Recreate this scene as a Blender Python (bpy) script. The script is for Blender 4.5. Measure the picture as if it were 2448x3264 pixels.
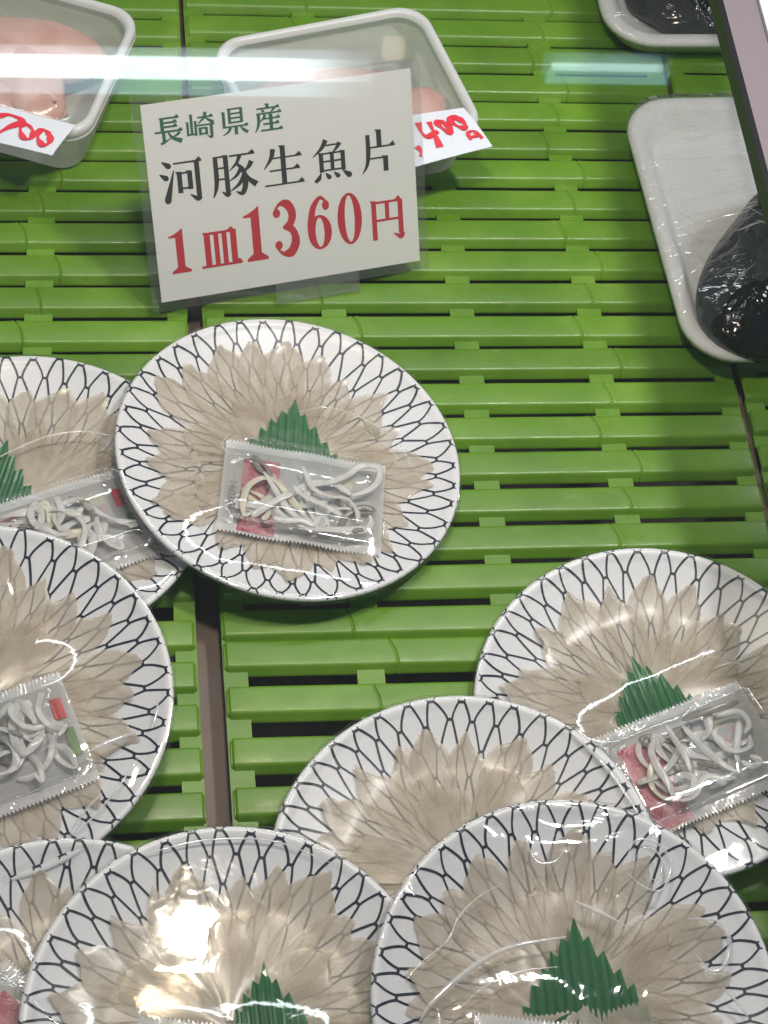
import bpy, math, random
import numpy as np
from mathutils import Matrix, Vector

for o in list(bpy.data.objects):
    bpy.data.objects.remove(o)
scn = bpy.context.scene
COL = scn.collection
RAD = math.radians

# ------------------------------------------------------------------ camera
cam_d = bpy.data.cameras.new('camera')
cam = bpy.data.objects.new('camera', cam_d)
COL.objects.link(cam)
cam.matrix_world = (Matrix.Translation((0.0, -1.03465, 0.99825)) @ Matrix.Rotation(RAD(-16.573), 4, 'Z')
                    @ Matrix.Rotation(RAD(33.3446), 4, 'X') @ Matrix.Rotation(RAD(12.898), 4, 'Z'))
cam_d.sensor_fit = 'VERTICAL'
cam_d.sensor_height = 32.0
cam_d.lens = 32.0 * 6500 / 3264
cam_d.clip_start = 0.01
cam_d.clip_end = 50
scn.camera = cam

# ------------------------------------------------------------------ world and lamps
w = bpy.data.worlds.new('World')
scn.world = w
w.use_nodes = True
bg = w.node_tree.nodes['Background']
bg.inputs['Color'].default_value = (0.78, 0.90, 1.0, 1)
bg.inputs['Strength'].default_value = 0.14


def lamp(name, loc, target, power, size, color):
    d = bpy.data.lights.new(name, 'AREA')
    d.shape = 'DISK'
    d.size = size
    d.energy = power
    d.color = color
    o = bpy.data.objects.new(name, d)
    COL.objects.link(o)
    o.location = loc
    o.rotation_euler = (Vector(target) - Vector(loc)).to_track_quat('-Z', 'Y').to_euler()
    return o


lamp('case_lamp', (0.56, -0.30, 1.15), (0.2, -0.4, 0), 7.6, 0.10, (1.0, 0.97, 0.92))
lamp('warm_spot_lamp', (0.090, -0.385, 0.846), (0.1, -0.5, 0), 3.4, 0.068, (1.0, 0.88, 0.70))
d = bpy.data.lights.new('overhead_fill_lamp', 'AREA')  # added overhead fill, makes up for the weak world light
d.shape = 'RECTANGLE'
d.size, d.size_y, d.energy, d.color = 0.75, 0.035, 1.8, (0.88, 0.96, 1.0)
fill_lamp = bpy.data.objects.new('overhead_fill_lamp', d)
COL.objects.link(fill_lamp)
fill_lamp.location = (0.15, 0.16, 0.95)
fill_lamp.rotation_euler = (Vector((0.18, -0.45, 0)) - fill_lamp.location).to_track_quat('-Z', 'Y').to_euler()
lamp('tray_fill_lamp', (0.68, -0.16, 0.24), (0.45, -0.2, 0.01), 0.36, 0.08, (0.95, 0.97, 1.0))  # added unseen lamp that brightens the foam tray from the right

scn.view_settings.view_transform = 'Standard'
scn.view_settings.look = 'None'
scn.view_settings.gamma = 1
scn.view_settings.use_curve_mapping = False
scn.view_settings.exposure = 0.15
scn.cycles.use_denoising = True
scn.cycles.use_light_tree = False
scn.cycles.max_bounces = 6
scn.cycles.diffuse_bounces = 3
scn.cycles.glossy_bounces = 3
scn.cycles.adaptive_threshold = 0.02
scn.cycles.transparent_max_bounces = 40
scn.cycles.caustics_reflective = False
scn.cycles.caustics_refractive = False
scn.cycles.sample_clamp_indirect = 4.0

# ------------------------------------------------------------------ helpers
def link(o, parent=None):
    COL.objects.link(o)
    if parent is not None:
        o.parent = parent
    return o


def mk(name, verts, faces, mat, parent=None, smooth=True, data=None):
    if data is None:
        data = bpy.data.meshes.new(name)
        data.from_pydata([tuple(map(float, v)) for v in verts], [], faces)
        if smooth:
            data.polygons.foreach_set('use_smooth', [True] * len(data.polygons))
        data.materials.append(mat)
        data.update()
    return link(bpy.data.objects.new(name, data), parent)


def empty(name, mat4=None):
    o = bpy.data.objects.new(name, None)
    o.empty_display_size = 0.02
    link(o)
    if mat4 is not None:
        o.matrix_world = mat4
    return o


def tag(o, label, cat, group=None):
    o['label'] = label
    o['category'] = cat
    if group:
        o['group'] = group
    return o


def structure(o):
    o['kind'] = 'structure'
    return o


def grid_faces(nu, nv, wrap_v=False, off=0):
    f = []
    for i in range(nu - 1):
        for j in range(nv if wrap_v else nv - 1):
            a = i * nv + j
            b = i * nv + (j + 1) % nv
            f.append((off + a, off + b, off + b + nv, off + a + nv))
    return f


def box(x0, x1, y0, y1, z0, z1):
    v = [(x, y, z) for x in (x0, x1) for y in (y0, y1) for z in (z0, z1)]
    f = [(0, 1, 3, 2), (4, 6, 7, 5), (0, 4, 5, 1), (2, 3, 7, 6), (0, 2, 6, 4), (1, 5, 7, 3)]
    return v, f


def rrect(wd, dp, r, n=6):
    """closed loop of a rounded rectangle, centred"""
    pts = []
    for cx, cy, a0 in ((wd / 2 - r, dp / 2 - r, 0), (-wd / 2 + r, dp / 2 - r, 90), (-wd / 2 + r, -dp / 2 + r, 180), (wd / 2 - r, -dp / 2 + r, 270)):
        for i in range(n + 1):
            a = RAD(a0 + 90 * i / n)
            pts.append((cx + r * math.cos(a), cy + r * math.sin(a)))
    return pts


def loft(rings, cap_first=False, cap_last=False):
    n = len(rings[0])
    v = [p for r in rings for p in r]
    f = grid_faces(len(rings), n, True)
    if cap_first:
        f.append(tuple(range(n))[::-1])
    if cap_last:
        f.append(tuple(range((len(rings) - 1) * n, len(rings) * n)))
    return v, f


def smoothstep(a, b, x):
    t = np.clip((np.asarray(x, float) - a) / (b - a), 0, 1)
    return t * t * (3 - 2 * t)


def catmull(pts, n=6):
    P = [np.array(p, float) for p in pts]
    P = [2 * P[0] - P[1]] + P + [2 * P[-1] - P[-2]]
    out = []
    for i in range(1, len(P) - 2):
        for k in range(n):
            t = k / n
            a, b, c, d = P[i - 1:i + 3]
            out.append(0.5 * (2 * b + (c - a) * t + (2 * a - 5 * b + 4 * c - d) * t * t + (3 * b - a - 3 * c + d) * t ** 3))
    out.append(P[-2])
    return out

# ------------------------------------------------------------------ materials
class NT:
    def __init__(self, name):
        self.m = bpy.data.materials.new(name)
        self.m.use_nodes = True
        self.t = self.m.node_tree
        self.t.nodes.clear()
        self.out = self.t.nodes.new('ShaderNodeOutputMaterial')

    def n(self, kind, **kw):
        nd = self.t.nodes.new(kind)
        for k, v in kw.items():
            if k.startswith('_'):
                setattr(nd, k[1:], v)
            else:
                s = nd.inputs[int(k[1:])] if k[0] == 'i' and k[1:].isdigit() else nd.inputs[k.replace('_', ' ')]
                if isinstance(v, bpy.types.NodeSocket):
                    self.t.links.new(v, s)
                else:
                    s.default_value = v
        return nd

    def fin(self, sh):
        self.t.links.new(sh, self.out.inputs['Surface'])
        return self.m

    def coord(self, sc=(1, 1, 1), kind='Object'):
        tc = self.n('ShaderNodeTexCoord')
        return self.n('ShaderNodeMapping', Vector=tc.outputs[kind], Scale=sc).outputs[0]

    def noise(self, scale, sc=(1, 1, 1), detail=3, rough=0.55, dist=0.0, kind='Object'):
        nd = self.n('ShaderNodeTexNoise', Vector=self.coord(sc, kind), Scale=scale, Detail=min(detail, 2) if kind == 'Object' and dist == 0.6 else detail, Roughness=rough, Distortion=dist)
        return nd.outputs[0]

    def ramp(self, fac, stops):
        r = self.n('ShaderNodeValToRGB', Fac=fac)
        e = r.color_ramp.elements
        while len(e) < len(stops):
            e.new(0.5)
        for k, (p, c) in enumerate(stops):
            e[k].position = p
            e[k].color = (*c, 1) if len(c) == 3 else c
        return r.outputs[0]

    def math(self, op, a, b=0.0, clamp=False):
        return self.n('ShaderNodeMath', _operation=op, _use_clamp=clamp, i0=a, i1=b).outputs[0]

    def bump(self, h, strength, dist, nrm=None):
        nd = self.n('ShaderNodeBump', Height=h, Strength=strength, Distance=dist)
        if nrm is not None:
            self.t.links.new(nrm, nd.inputs['Normal'])
        return nd.outputs[0]

    def schlick(self, f0, nrm=None):
        g = self.n('ShaderNodeNewGeometry')
        d = self.n('ShaderNodeVectorMath', _operation='DOT_PRODUCT', i0=g.outputs['Incoming'], i1=nrm if nrm is not None else g.outputs['Normal'])
        c = self.math('SUBTRACT', 1.0, self.math('ABSOLUTE', d.outputs['Value']), True)
        p5 = self.math('POWER', c, 5.0)
        return self.math('ADD', self.math('MULTIPLY', p5, 1 - f0), f0, True)

    def mix(self, fac, a, b):
        return self.n('ShaderNodeMixShader', Fac=fac, i1=a, i2=b).outputs[0]

    def prin(self, color, rough=0.5, nrm=None, **kw):
        nd = self.n('ShaderNodeBsdfPrincipled', Base_Color=color if isinstance(color, bpy.types.NodeSocket) else (*color, 1), Roughness=rough)
        for k, v in kw.items():
            nd.inputs[k.replace('_', ' ')].default_value = v
        if nrm is not None:
            self.t.links.new(nrm, nd.inputs['Normal'])
        return nd.outputs[0]


def plain(name, color, rough=0.5, **kw):
    t = NT(name)
    return t.fin(t.prin(color, rough, **kw))


def mat_green():
    t = NT('green_plastic')
    rnd = t.n('ShaderNodeObjectInfo').outputs['Random']
    a = t.noise(11, (1, 1, 1), 4, 0.62, kind='Generated')
    wa = t.n('ShaderNodeNewGeometry').outputs['Position']
    big = t.n('ShaderNodeTexNoise', Vector=wa, Scale=16.0, Detail=4.0, Roughness=0.6).outputs[0]
    c1 = t.ramp(big, [(0.28, (0.078, 0.190, 0.006)), (0.55, (0.108, 0.236, 0.010)), (0.75, (0.150, 0.290, 0.022))])
    hs = t.n('ShaderNodeHueSaturation', Color=c1, Value=t.math('ADD', t.math('MULTIPLY', rnd, 0.22), 0.89)).outputs[0]
    # pale dried water marks and scuffs
    scf = t.n('ShaderNodeTexNoise', Vector=t.n('ShaderNodeMapping', Vector=wa, Scale=(0.5, 1.0, 1.0)).outputs[0], Scale=95.0, Detail=5.0, Roughness=0.7).outputs[0]
    msk = t.ramp(scf, [(0.60, (0.0,) * 3), (0.78, (0.30,) * 3)])
    hs = t.n('ShaderNodeMix', _data_type='RGBA', Factor=msk, i6=hs, i7=(0.26, 0.38, 0.15, 1)).outputs[2]
    fine = t.noise(900, (1, 1, 1), 2)
    b = t.bump(fine, 0.10, 0.0004)
    b = t.bump(t.noise(60, (0.25, 1, 1), 2), 0.12, 0.002, b)
    rg = t.ramp(scf, [(0.3, (0.26,) * 3), (0.7, (0.50,) * 3)])
    s = t.n('ShaderNodeBsdfPrincipled', Base_Color=hs, Roughness=rg, Normal=b)
    return t.fin(s.outputs[0])


def mat_plate():
    t = NT('white_plate')
    b = t.bump(t.noise(90, detail=2), 0.05, 0.0015)
    return t.fin(t.prin((0.73, 0.735, 0.77), 0.34, b))


def mat_fish():
    t = NT('raw_fish_slice')
    rnd = t.n('ShaderNodeObjectInfo').outputs['Random']
    fib = t.noise(48, (1, 2.0, 1), 3, 0.55, 0.4)
    col = t.ramp(fib, [(0.28, (0.50, 0.44, 0.355)), (0.52, (0.65, 0.595, 0.505)), (0.75, (0.76, 0.72, 0.645))])
    col = t.n('ShaderNodeHueSaturation', Color=col, Value=t.math('ADD', t.math('MULTIPLY', rnd, 0.12), 0.94)).outputs[0]
    blot = t.ramp(t.noise(26, (1, 1, 1), 2, 0.5, 0.3), [(0.35, (0.78, 0.74, 0.71)), (0.62, (1.04, 1.03, 1.02))])
    col = t.n('ShaderNodeMix', _data_type='RGBA', _blend_type='MULTIPLY', Factor=1.0, i6=col, i7=blot).outputs[2]
    b = t.bump(fib, 0.12, 0.0010)
    body = t.n('ShaderNodeBsdfPrincipled', Base_Color=col, Roughness=0.24, Normal=b).outputs[0]
    tr = t.n('ShaderNodeBsdfTransparent', Color=(0.95, 0.92, 0.87, 1)).outputs[0]
    # slices are cut thick at the tip and at the root, thin between
    xy = t.n('ShaderNodeVectorMath', _operation='LENGTH', i0=t.coord((1, 1, 0))).outputs['Value']
    thick = t.ramp(t.math('MULTIPLY', xy, 10.0), [(0.10, (0.64,) * 3), (0.36, (0.40,) * 3), (0.62, (0.34,) * 3), (0.86, (0.66,) * 3)])
    fac = t.math('ADD', thick, t.math('MULTIPLY', t.math('SUBTRACT', fib, 0.5), 0.35), True)
    return t.fin(t.mix(fac, tr, body))


def mat_film(name, f0=0.05, haze=0.0, rough=0.05, bump=((25, (1, 1, 1), 0.25, 0.004),), kind='Object', tint=0.985, dist=0.6):
    t = NT(name)
    nrm = None
    for sc, st, strg, d in bump:
        nrm = t.bump(t.noise(sc, st, 3, 0.5, dist, kind), strg, d, nrm)
    tr = t.n('ShaderNodeBsdfTransparent', Color=(tint, tint, tint, 1)).outputs[0]
    kw = {'Normal': nrm} if nrm is not None else {}
    gl = t.n('ShaderNodeBsdfGlossy', Color=(1, 1, 1, 1), Roughness=rough, **kw).outputs[0]
    base = tr
    if haze > 0:
        df = t.n('ShaderNodeBsdfDiffuse', Color=(0.90, 0.91, 0.93, 1)).outputs[0]
        tl = t.n('ShaderNodeBsdfTranslucent', Color=(0.82, 0.83, 0.85, 1)).outputs[0]
        base = t.mix(haze, tr, t.mix(0.35, df, tl))
    return t.fin(t.mix(t.schlick(f0, nrm), base, gl))


def mat_leaf():
    t = NT('green_leaf_plastic')
    n = t.noise(40, (1, 1, 1), 3)
    st = t.n('ShaderNodeTexWave', Vector=t.coord((1, 0, 0)), Scale=66, Distortion=0.0).outputs[1]
    c = t.ramp(t.math('ADD', t.math('MULTIPLY', st, 0.5), t.math('MULTIPLY', n, 0.5)), [(0.12, (0.012, 0.085, 0.028)), (0.35, (0.024, 0.145, 0.050)), (0.85, (0.050, 0.205, 0.080))])
    pr = t.n('ShaderNodeBsdfPrincipled', Base_Color=c, Roughness=0.32).outputs[0]
    return t.fin(t.mix(0.3, pr, t.n('ShaderNodeBsdfTranslucent', Color=(0.04, 0.32, 0.09, 1)).outputs[0]))


def mat_skin(name, col, alpha):
    t = NT(name)
    n = t.noise(120, (1, 1, 1), 3)
    c = t.ramp(n, [(0.3, tuple(x * 0.82 for x in col)), (0.7, col)])
    b = t.bump(t.noise(400), 0.15, 0.0004)
    pr = t.n('ShaderNodeBsdfPrincipled', Base_Color=c, Roughness=0.2, Normal=b).outputs[0]
    tl = t.n('ShaderNodeBsdfTranslucent', Color=c).outputs[0]
    tr = t.n('ShaderNodeBsdfTransparent').outputs[0]
    return t.fin(t.mix(alpha, tr, t.mix(0.32, pr, tl)))


def mat_tub(name, col, alpha, rough=0.25):
    t = NT(name)
    pr = t.n('ShaderNodeBsdfPrincipled', Base_Color=(*col, 1), Roughness=rough).outputs[0]
    tl = t.n('ShaderNodeBsdfTranslucent', Color=(*col, 1)).outputs[0]
    tr = t.n('ShaderNodeBsdfTransparent', Color=(0.95, 0.97, 0.96, 1)).outputs[0]
    return t.fin(t.mix(alpha, tr, t.mix(0.4, pr, tl)))


def mat_flesh():
    t = NT('pink_fish_flesh')
    n = t.noise(22, (1, 1.5, 1), 4, 0.55, 0.5)
    c = t.ramp(n, [(0.28, (0.62, 0.31, 0.25)), (0.5, (0.72, 0.45, 0.38)), (0.72, (0.80, 0.60, 0.53))])
    b = t.bump(t.noise(80), 0.15, 0.002)
    pr = t.n('ShaderNodeBsdfPrincipled', Base_Color=c, Roughness=0.2, Normal=b)
    pr.inputs['Subsurface Weight'].default_value = 0.15
    pr.inputs['Subsurface Radius'].default_value = (0.01, 0.004, 0.002)
    return t.fin(pr.outputs[0])


def mat_foam():
    t = NT('white_foam')
    n = t.noise(700, detail=2)
    c = t.ramp(n, [(0.3, (0.76, 0.75, 0.75)), (0.7, (0.88, 0.87, 0.86))])
    b = t.bump(n, 0.35, 0.0006)
    return t.fin(t.n('ShaderNodeBsdfPrincipled', Base_Color=c, Roughness=0.55, Normal=b).outputs[0])


def mat_darkfish():
    t = NT('black_fish_skin')
    n = t.noise(30, (1, 2, 1), 5, 0.65, 1.0)
    c = t.ramp(n, [(0.35, (0.004, 0.005, 0.005)), (0.65, (0.010, 0.012, 0.010)), (0.85, (0.05, 0.04, 0.03))])
    b = t.bump(t.noise(38, (1, 1, 1), 3, 0.5, 0.8), 0.8, 0.010)
    return t.fin(t.n('ShaderNodeBsdfPrincipled', Base_Color=c, Roughness=0.13, Normal=b).outputs[0])


def mat_floor():
    t = NT('brown_shelf_board')
    n = t.noise(40, (1, 0.2, 1), 4)
    c = t.ramp(n, [(0.3, (0.125, 0.09, 0.072)), (0.7, (0.20, 0.15, 0.125))])
    return t.fin(t.n('ShaderNodeBsdfPrincipled', Base_Color=c, Roughness=0.6).outputs[0])


def mat_emit(name, col, s):
    t = NT(name)
    return t.fin(t.n('ShaderNodeEmission', Color=(*col, 1), Strength=s).outputs[0])


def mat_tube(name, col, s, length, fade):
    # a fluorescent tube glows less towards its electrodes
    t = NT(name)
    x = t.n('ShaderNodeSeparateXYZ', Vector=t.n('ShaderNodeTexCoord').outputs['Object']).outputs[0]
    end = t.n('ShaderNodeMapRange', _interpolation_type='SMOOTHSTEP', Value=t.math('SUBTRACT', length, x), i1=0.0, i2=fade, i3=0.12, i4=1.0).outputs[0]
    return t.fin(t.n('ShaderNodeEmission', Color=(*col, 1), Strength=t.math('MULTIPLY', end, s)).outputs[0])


def mat_print(name, c0, c1, scale, alpha=0.75):
    t = NT(name)
    n = t.noise(scale, (1, 1, 1), 3, 0.6, 1.5)
    c = t.ramp(n, [(0.42, c0), (0.56, c1)])
    pr = t.n('ShaderNodeBsdfPrincipled', Base_Color=c, Roughness=0.3).outputs[0]
    return t.fin(t.mix(alpha, t.n('ShaderNodeBsdfTransparent').outputs[0], pr))


M = dict(green=mat_green(), plate=mat_plate(), net=plain('navy_print', (0.010, 0.018, 0.036), 0.35), fish=mat_fish(),
         wrap=mat_film('cling_wrap', 0.045, 0.010, 0.05, ((7, (1, 1, 1), 0.16, 0.010), (70, (1, 1, 1), 0.06, 0.0022))),
         wrap_loose=mat_film('loose_cling_wrap', 0.05, 0.012, 0.06, ((8, (1, 1, 1), 0.30, 0.010), (30, (1, 1, 1), 0.26, 0.004)), dist=1.2),
         fold_glint=mat_film('fold_and_glint_wrap', 0.14, 0.55, 0.10, ((60, (1, 1, 1), 0.3, 0.002),)),  # white haze stands in for film highlights as well as doubled film
         wrap_foam=mat_film('stretched_wrap', 0.07, 0.03, 0.08, ((12, (0.35, 1, 1), 0.5, 0.010), (70, (0.2, 1, 1), 0.7, 0.004)), dist=0.5),
         pane=mat_film('pane_glass', 0.04, 0.0, 0.016, (), tint=0.985),
         tray=mat_film('clear_tray_plastic', 0.07, 0.06, 0.05, ((40, (1, 1, 1), 0.15, 0.003),), tint=0.97),
         pouch=mat_film('pouch_film', 0.06, 0.58, 0.08, ((70, (1, 1, 1), 0.35, 0.003),), tint=0.95),
         seal=mat_film('pouch_seal', 0.06, 0.88, 0.12, ((160, (1, 1, 1), 0.4, 0.002),), tint=0.95),
         laminate=mat_film('laminate_film', 0.05, 0.035, 0.06, ((12, (1, 1, 1), 0.08, 0.004),), tint=0.95),
         lid=mat_film('tub_lid_plastic', 0.06, 0.10, 0.10, ((20, (1, 1, 1), 0.2, 0.004),), tint=0.93),
         leaf=mat_leaf(), skin=mat_skin('pale_skin_strip', (0.93, 0.93, 0.92), 0.60), skin_cream=mat_skin('cream_skin_strip', (0.90, 0.86, 0.74), 0.88),
         skin_dark=mat_skin('grey_skin_strip', (0.40, 0.38, 0.34), 0.7),
         tub=mat_tub('milky_tub', (0.86, 0.87, 0.88), 0.86), tub_rim=mat_tub('milky_tub_rim', (0.86, 0.88, 0.89), 0.96), flesh=mat_flesh(), foam=mat_foam(), darkfish=mat_darkfish(),
         floor=mat_floor(), card=plain('white_card', (0.78, 0.79, 0.77), 0.5), tagpaper=plain('tag_paper', (0.70, 0.74, 0.83), 0.6),
         ink_green=plain('green_ink', (0.030, 0.135, 0.060), 0.5), ink_black=plain('black_ink', (0.022, 0.022, 0.022), 0.5),
         ink_red=plain('red_ink', (0.52, 0.022, 0.035), 0.5), marker=plain('red_marker', (0.72, 0.025, 0.05), 0.5),
         red_print=mat_print('red_print', (0.46, 0.10, 0.13), (0.62, 0.25, 0.29), 90, 0.72), red_dark=mat_print('dark_red_print', (0.34, 0.03, 0.06), (0.58, 0.18, 0.21), 160, 0.85),
         blue_print=mat_print('blue_print', (0.30, 0.40, 0.46), (0.52, 0.60, 0.64), 60, 0.55), yellow_print=mat_print('yellow_print', (0.62, 0.55, 0.12), (0.75, 0.70, 0.35), 60, 0.75),
         scarlet=plain('scarlet_print', (0.55, 0.035, 0.03), 0.35), grass_print=plain('green_print', (0.10, 0.22, 0.05), 0.3), stamp=plain('stamp_ink', (0.10, 0.10, 0.12), 0.5),
         metal=plain('pinkish_aluminium', (0.30, 0.25, 0.275), 0.35, Metallic=0.2), rubber=plain('dark_gasket', (0.012, 0.012, 0.013), 0.35), white_metal=plain('white_enamel', (0.80, 0.82, 0.90), 0.25),
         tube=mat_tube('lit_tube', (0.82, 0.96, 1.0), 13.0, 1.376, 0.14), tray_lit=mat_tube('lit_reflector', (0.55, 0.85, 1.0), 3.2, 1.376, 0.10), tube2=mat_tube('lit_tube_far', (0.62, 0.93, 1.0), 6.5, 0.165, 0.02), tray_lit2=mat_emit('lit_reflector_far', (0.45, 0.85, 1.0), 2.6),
         bulb=mat_emit('warm_bulb', (1.0, 0.80, 0.55), 2.0), white=plain('white_speck', (0.8, 0.8, 0.8), 0.4), eye=plain('grey_spot', (0.10, 0.09, 0.10), 0.3))

# ------------------------------------------------------------------ structure: shelf board under the mats
v, f = box(-0.25, 0.75, -1.0, 0.2, -0.045, -0.021)
structure(mk('shelf_board', v, f, M['floor'], smooth=False))

# ------------------------------------------------------------------ bamboo style slat mats
PITCH = 0.026
PROF = [(0.0003, -0.0042), (0.0002, -0.0014), (-0.0001, -0.0005), (-0.0008, -0.0001), (-0.0018, 0.0), (-0.0080, 0.0001), (-0.0146, 0.0), (-0.0158, -0.0002), (-0.0166, -0.0008), (-0.0173, -0.0016), (-0.0194, -0.0039), (-0.0201, -0.0048), (-0.0203, -0.0054), (-0.0196, -0.0060)]


def slat_mesh(x0, x1, nodes, seed):
    rng = random.Random(seed)
    cols = [(x0, 0, 0, -0.0014), (x0 + 0.0010, 0, 0, -0.0012), (x0 + 0.0013, 0, 0, -0.0002), (x0 + 0.0022, 0, 0, 0.0)]
    n = 9
    for i in range(1, n):
        x = x0 + (x1 - x0) * i / n
        if all(abs(x - nd) > 0.012 for nd in nodes):
            cols.append((x, 0, 0, rng.uniform(-0.0001, 0.0001)))
    for nd in nodes:
        amp = 0.0042 * rng.choice((1, 1, 0.8))
        for dx, dz in ((-0.009, 0), (-0.004, 0.0001), (-0.0017, 0.0003), (-0.0006, 0.00025), (-0.0003, -0.0006), (0.0003, -0.0006), (0.0006, 0.00025), (0.0017, 0.0003), (0.004, 0.0001), (0.009, 0)):
            cols.append((nd + dx, amp * max(0.0, 1 - (abs(dx) / 0.009) ** 2), 0, dz))
    cols += [(x1 - 0.0022, 0, 0, 0.0), (x1 - 0.0013, 0, 0, -0.0002), (x1 - 0.0010, 0, 0, -0.0012), (x1, 0, 0, -0.0014)]
    cols.sort(key=lambda c: c[0])
    vs = []
    for x, amp, _, dz in cols:
        for k, (y, z) in enumerate(PROF):
            s = -y / 0.0207
            # the knuckle line swings to the side and back like an S
            xx = x + amp * (math.sin(max(0.0, s) * 2.4) - 0.5)
            yy = y
            zz = z + dz * (1 if z > -0.0045 else 0.2)
            if k in (10, 11, 12):
                yy -= dz * 0.9
            if k in (1, 2, 3):
                yy += dz * 0.7
            vs.append((xx, yy, zz))
    fs = grid_faces(len(cols), len(PROF))
    fs.append(tuple(range(len(PROF))))
    b = (len(cols) - 1) * len(PROF)
    fs.append(tuple(range(b + len(PROF) - 1, b - 1, -1)))
    return vs, [tuple(reversed(q)) for q in fs]


def make_mat(label, x0, x1, y_of_k, ks, node_sets, strips, yaw=lambda k: 0.0, x_of_k=lambda k: 0.0, zoff=0.0):
    root = tag(empty('bamboo_style_mat'), label, 'mat', 'green slatted mats lining the shelf')
    datas = []
    for i, nd in enumerate(node_sets):
        vs, fs = slat_mesh(x0, x1, nd, hash((round(x0 * 1e4), i)) % 1000)
        o = mk('slat', vs, fs, M['green'], root)
        datas.append(o.data)
        bpy.data.objects.remove(o)
    rng = random.Random(int(x0 * 1e4) + 5)
    for k in ks:
        o = mk('slat', None, None, None, root, data=datas[k % len(datas)])
        o.location = (x_of_k(k) + rng.uniform(-0.0006, 0.0006), y_of_k(k), zoff + rng.uniform(-0.0003, 0.0003))
        o.rotation_euler = (rng.uniform(-0.012, 0.012), 0, yaw(k) + rng.uniform(-0.0012, 0.0012))
    ya, yb = y_of_k(min(ks)), y_of_k(max(ks)) - 0.02
    for sx, wd in strips:
        # strip follows the drift of the slats
        vs = []
        kk = list(ks)
        for k in kk + [kk[-1] + 1]:
            y = y_of_k(k) if k in ks else yb
            xo = x_of_k(min(k, kk[-1])) + sx
            for dx, dz in ((-wd / 2, -0.0062), (-wd / 2, -0.0030), (wd / 2, -0.0030), (wd / 2, -0.0062)):
                vs.append((xo + dx, y, dz + zoff))
        mk('connecting_strip', vs, grid_faces(len(kk) + 1, 4), M['green'], root, smooth=False)
    return root


RLOW = {19: -0.4875, 20: -0.5160, 21: -0.5470, 22: -0.5768, 23: -0.6060}


def yr(k):
    if k in RLOW:
        return RLOW[k] + 0.0004
    if k > 23:
        return RLOW[23] - (k - 23) * 0.0275
    return -k * PITCH if k < 19 else -k * PITCH


make_mat('widest green slatted mat in the middle, carrying the sign and the round plates', 0.0905, 0.4215, yr, range(-3, 30),
         [(0.163, 0.3370), (0.1855, 0.3262), (0.1734, 0.3480)],
         [(0.0965, 0.0135), (0.172, 0.0155), (0.2535, 0.0155), (0.336, 0.0155), (0.4155, 0.012)],
         yaw=lambda k: -0.012 * float(smoothstep(17, 20, k)) * float(1 - smoothstep(21, 24, k)), x_of_k=lambda k: -0.0025 * float(smoothstep(0, 25, k)))


def yl(k):
    return -0.0054 - k * 0.0257 if k < 18 else -0.4737 - (k - 18) * 0.0262


make_mat('green slatted mat at the left edge, under the leftmost plates and tub', -0.2535, 0.0865, yl, range(-3, 30),
         [(-0.180, -0.0050), (-0.170, -0.0158), (-0.160, 0.0060)],
         [(-0.170, 0.0155), (-0.087, 0.0155), (-0.0035, 0.0170), (0.0810, 0.012)], x_of_k=lambda k: -0.0135 * float(smoothstep(-2, 20, k)) ** 1.0, zoff=-0.0005)
make_mat('green slatted mat at the right edge, under the foam trays', 0.4245, 0.7555, lambda k: -k * PITCH + 0.0035, range(-3, 24),
         [(0.49, 0.66), (0.50, 0.65), (0.48, 0.67)], [(0.4305, 0.012), (0.506, 0.0155), (0.588, 0.0155)])

# white speck lying in a slat gap
v, f = box(-0.0011, 0.0011, -0.0011, 0.0011, -0.0006, 0.0006)
o = mk('crumb', v, f, M['white'], smooth=True)
o.location = (0.0135, -0.6012, -0.009)
tag(o, 'tiny white crumb in a slat gap near the lower left plates', 'crumb')

# ------------------------------------------------------------------ round plates
RP = 0.102


def zt(r):
    u = np.asarray(r, float) / RP
    z = -0.0120 + 0.0098 * np.clip((u - 0.60) / 0.33, 0, 1) ** 1.35
    z = np.where(u > 0.93, -0.0022 + 0.0022 * np.sin(np.clip((u - 0.93) / 0.055, 0, 1) * math.pi / 2), z)
    z = np.where(u > 0.985, -0.0012 * np.clip((u - 0.985) / 0.015, 0, 1) ** 2, z)
    return z


def lathe(prof, n=112):
    vs = []
    for r, z in prof:
        for j in range(n):
            a = 2 * math.pi * j / n
            vs.append((r * math.cos(a), r * math.sin(a), z))
    return vs, grid_faces(len(prof), n, True)


us = [0.002, 0.3, 0.56, 0.60, 0.64, 0.68, 0.73, 0.78, 0.83, 0.88, 0.915, 0.93, 0.942, 0.956, 0.97, 0.985, 0.994, 1.0]
prof = [(u * RP, float(zt(u * RP))) for u in us]
prof += [(RP * 1.0, -0.0024), (RP * 0.99, -0.0034), (RP * 0.93, -0.0046), (RP * 0.80, -0.0094), (RP * 0.64, -0.0138), (RP * 0.60, -0.0140), (0.0004, -0.0140)]
pv, pf = lathe(prof)
tmp = mk('dish', pv, [tuple(reversed(q)) for q in pf], M['plate'])
PLATE_ME = tmp.data
bpy.data.objects.remove(tmp)


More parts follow.
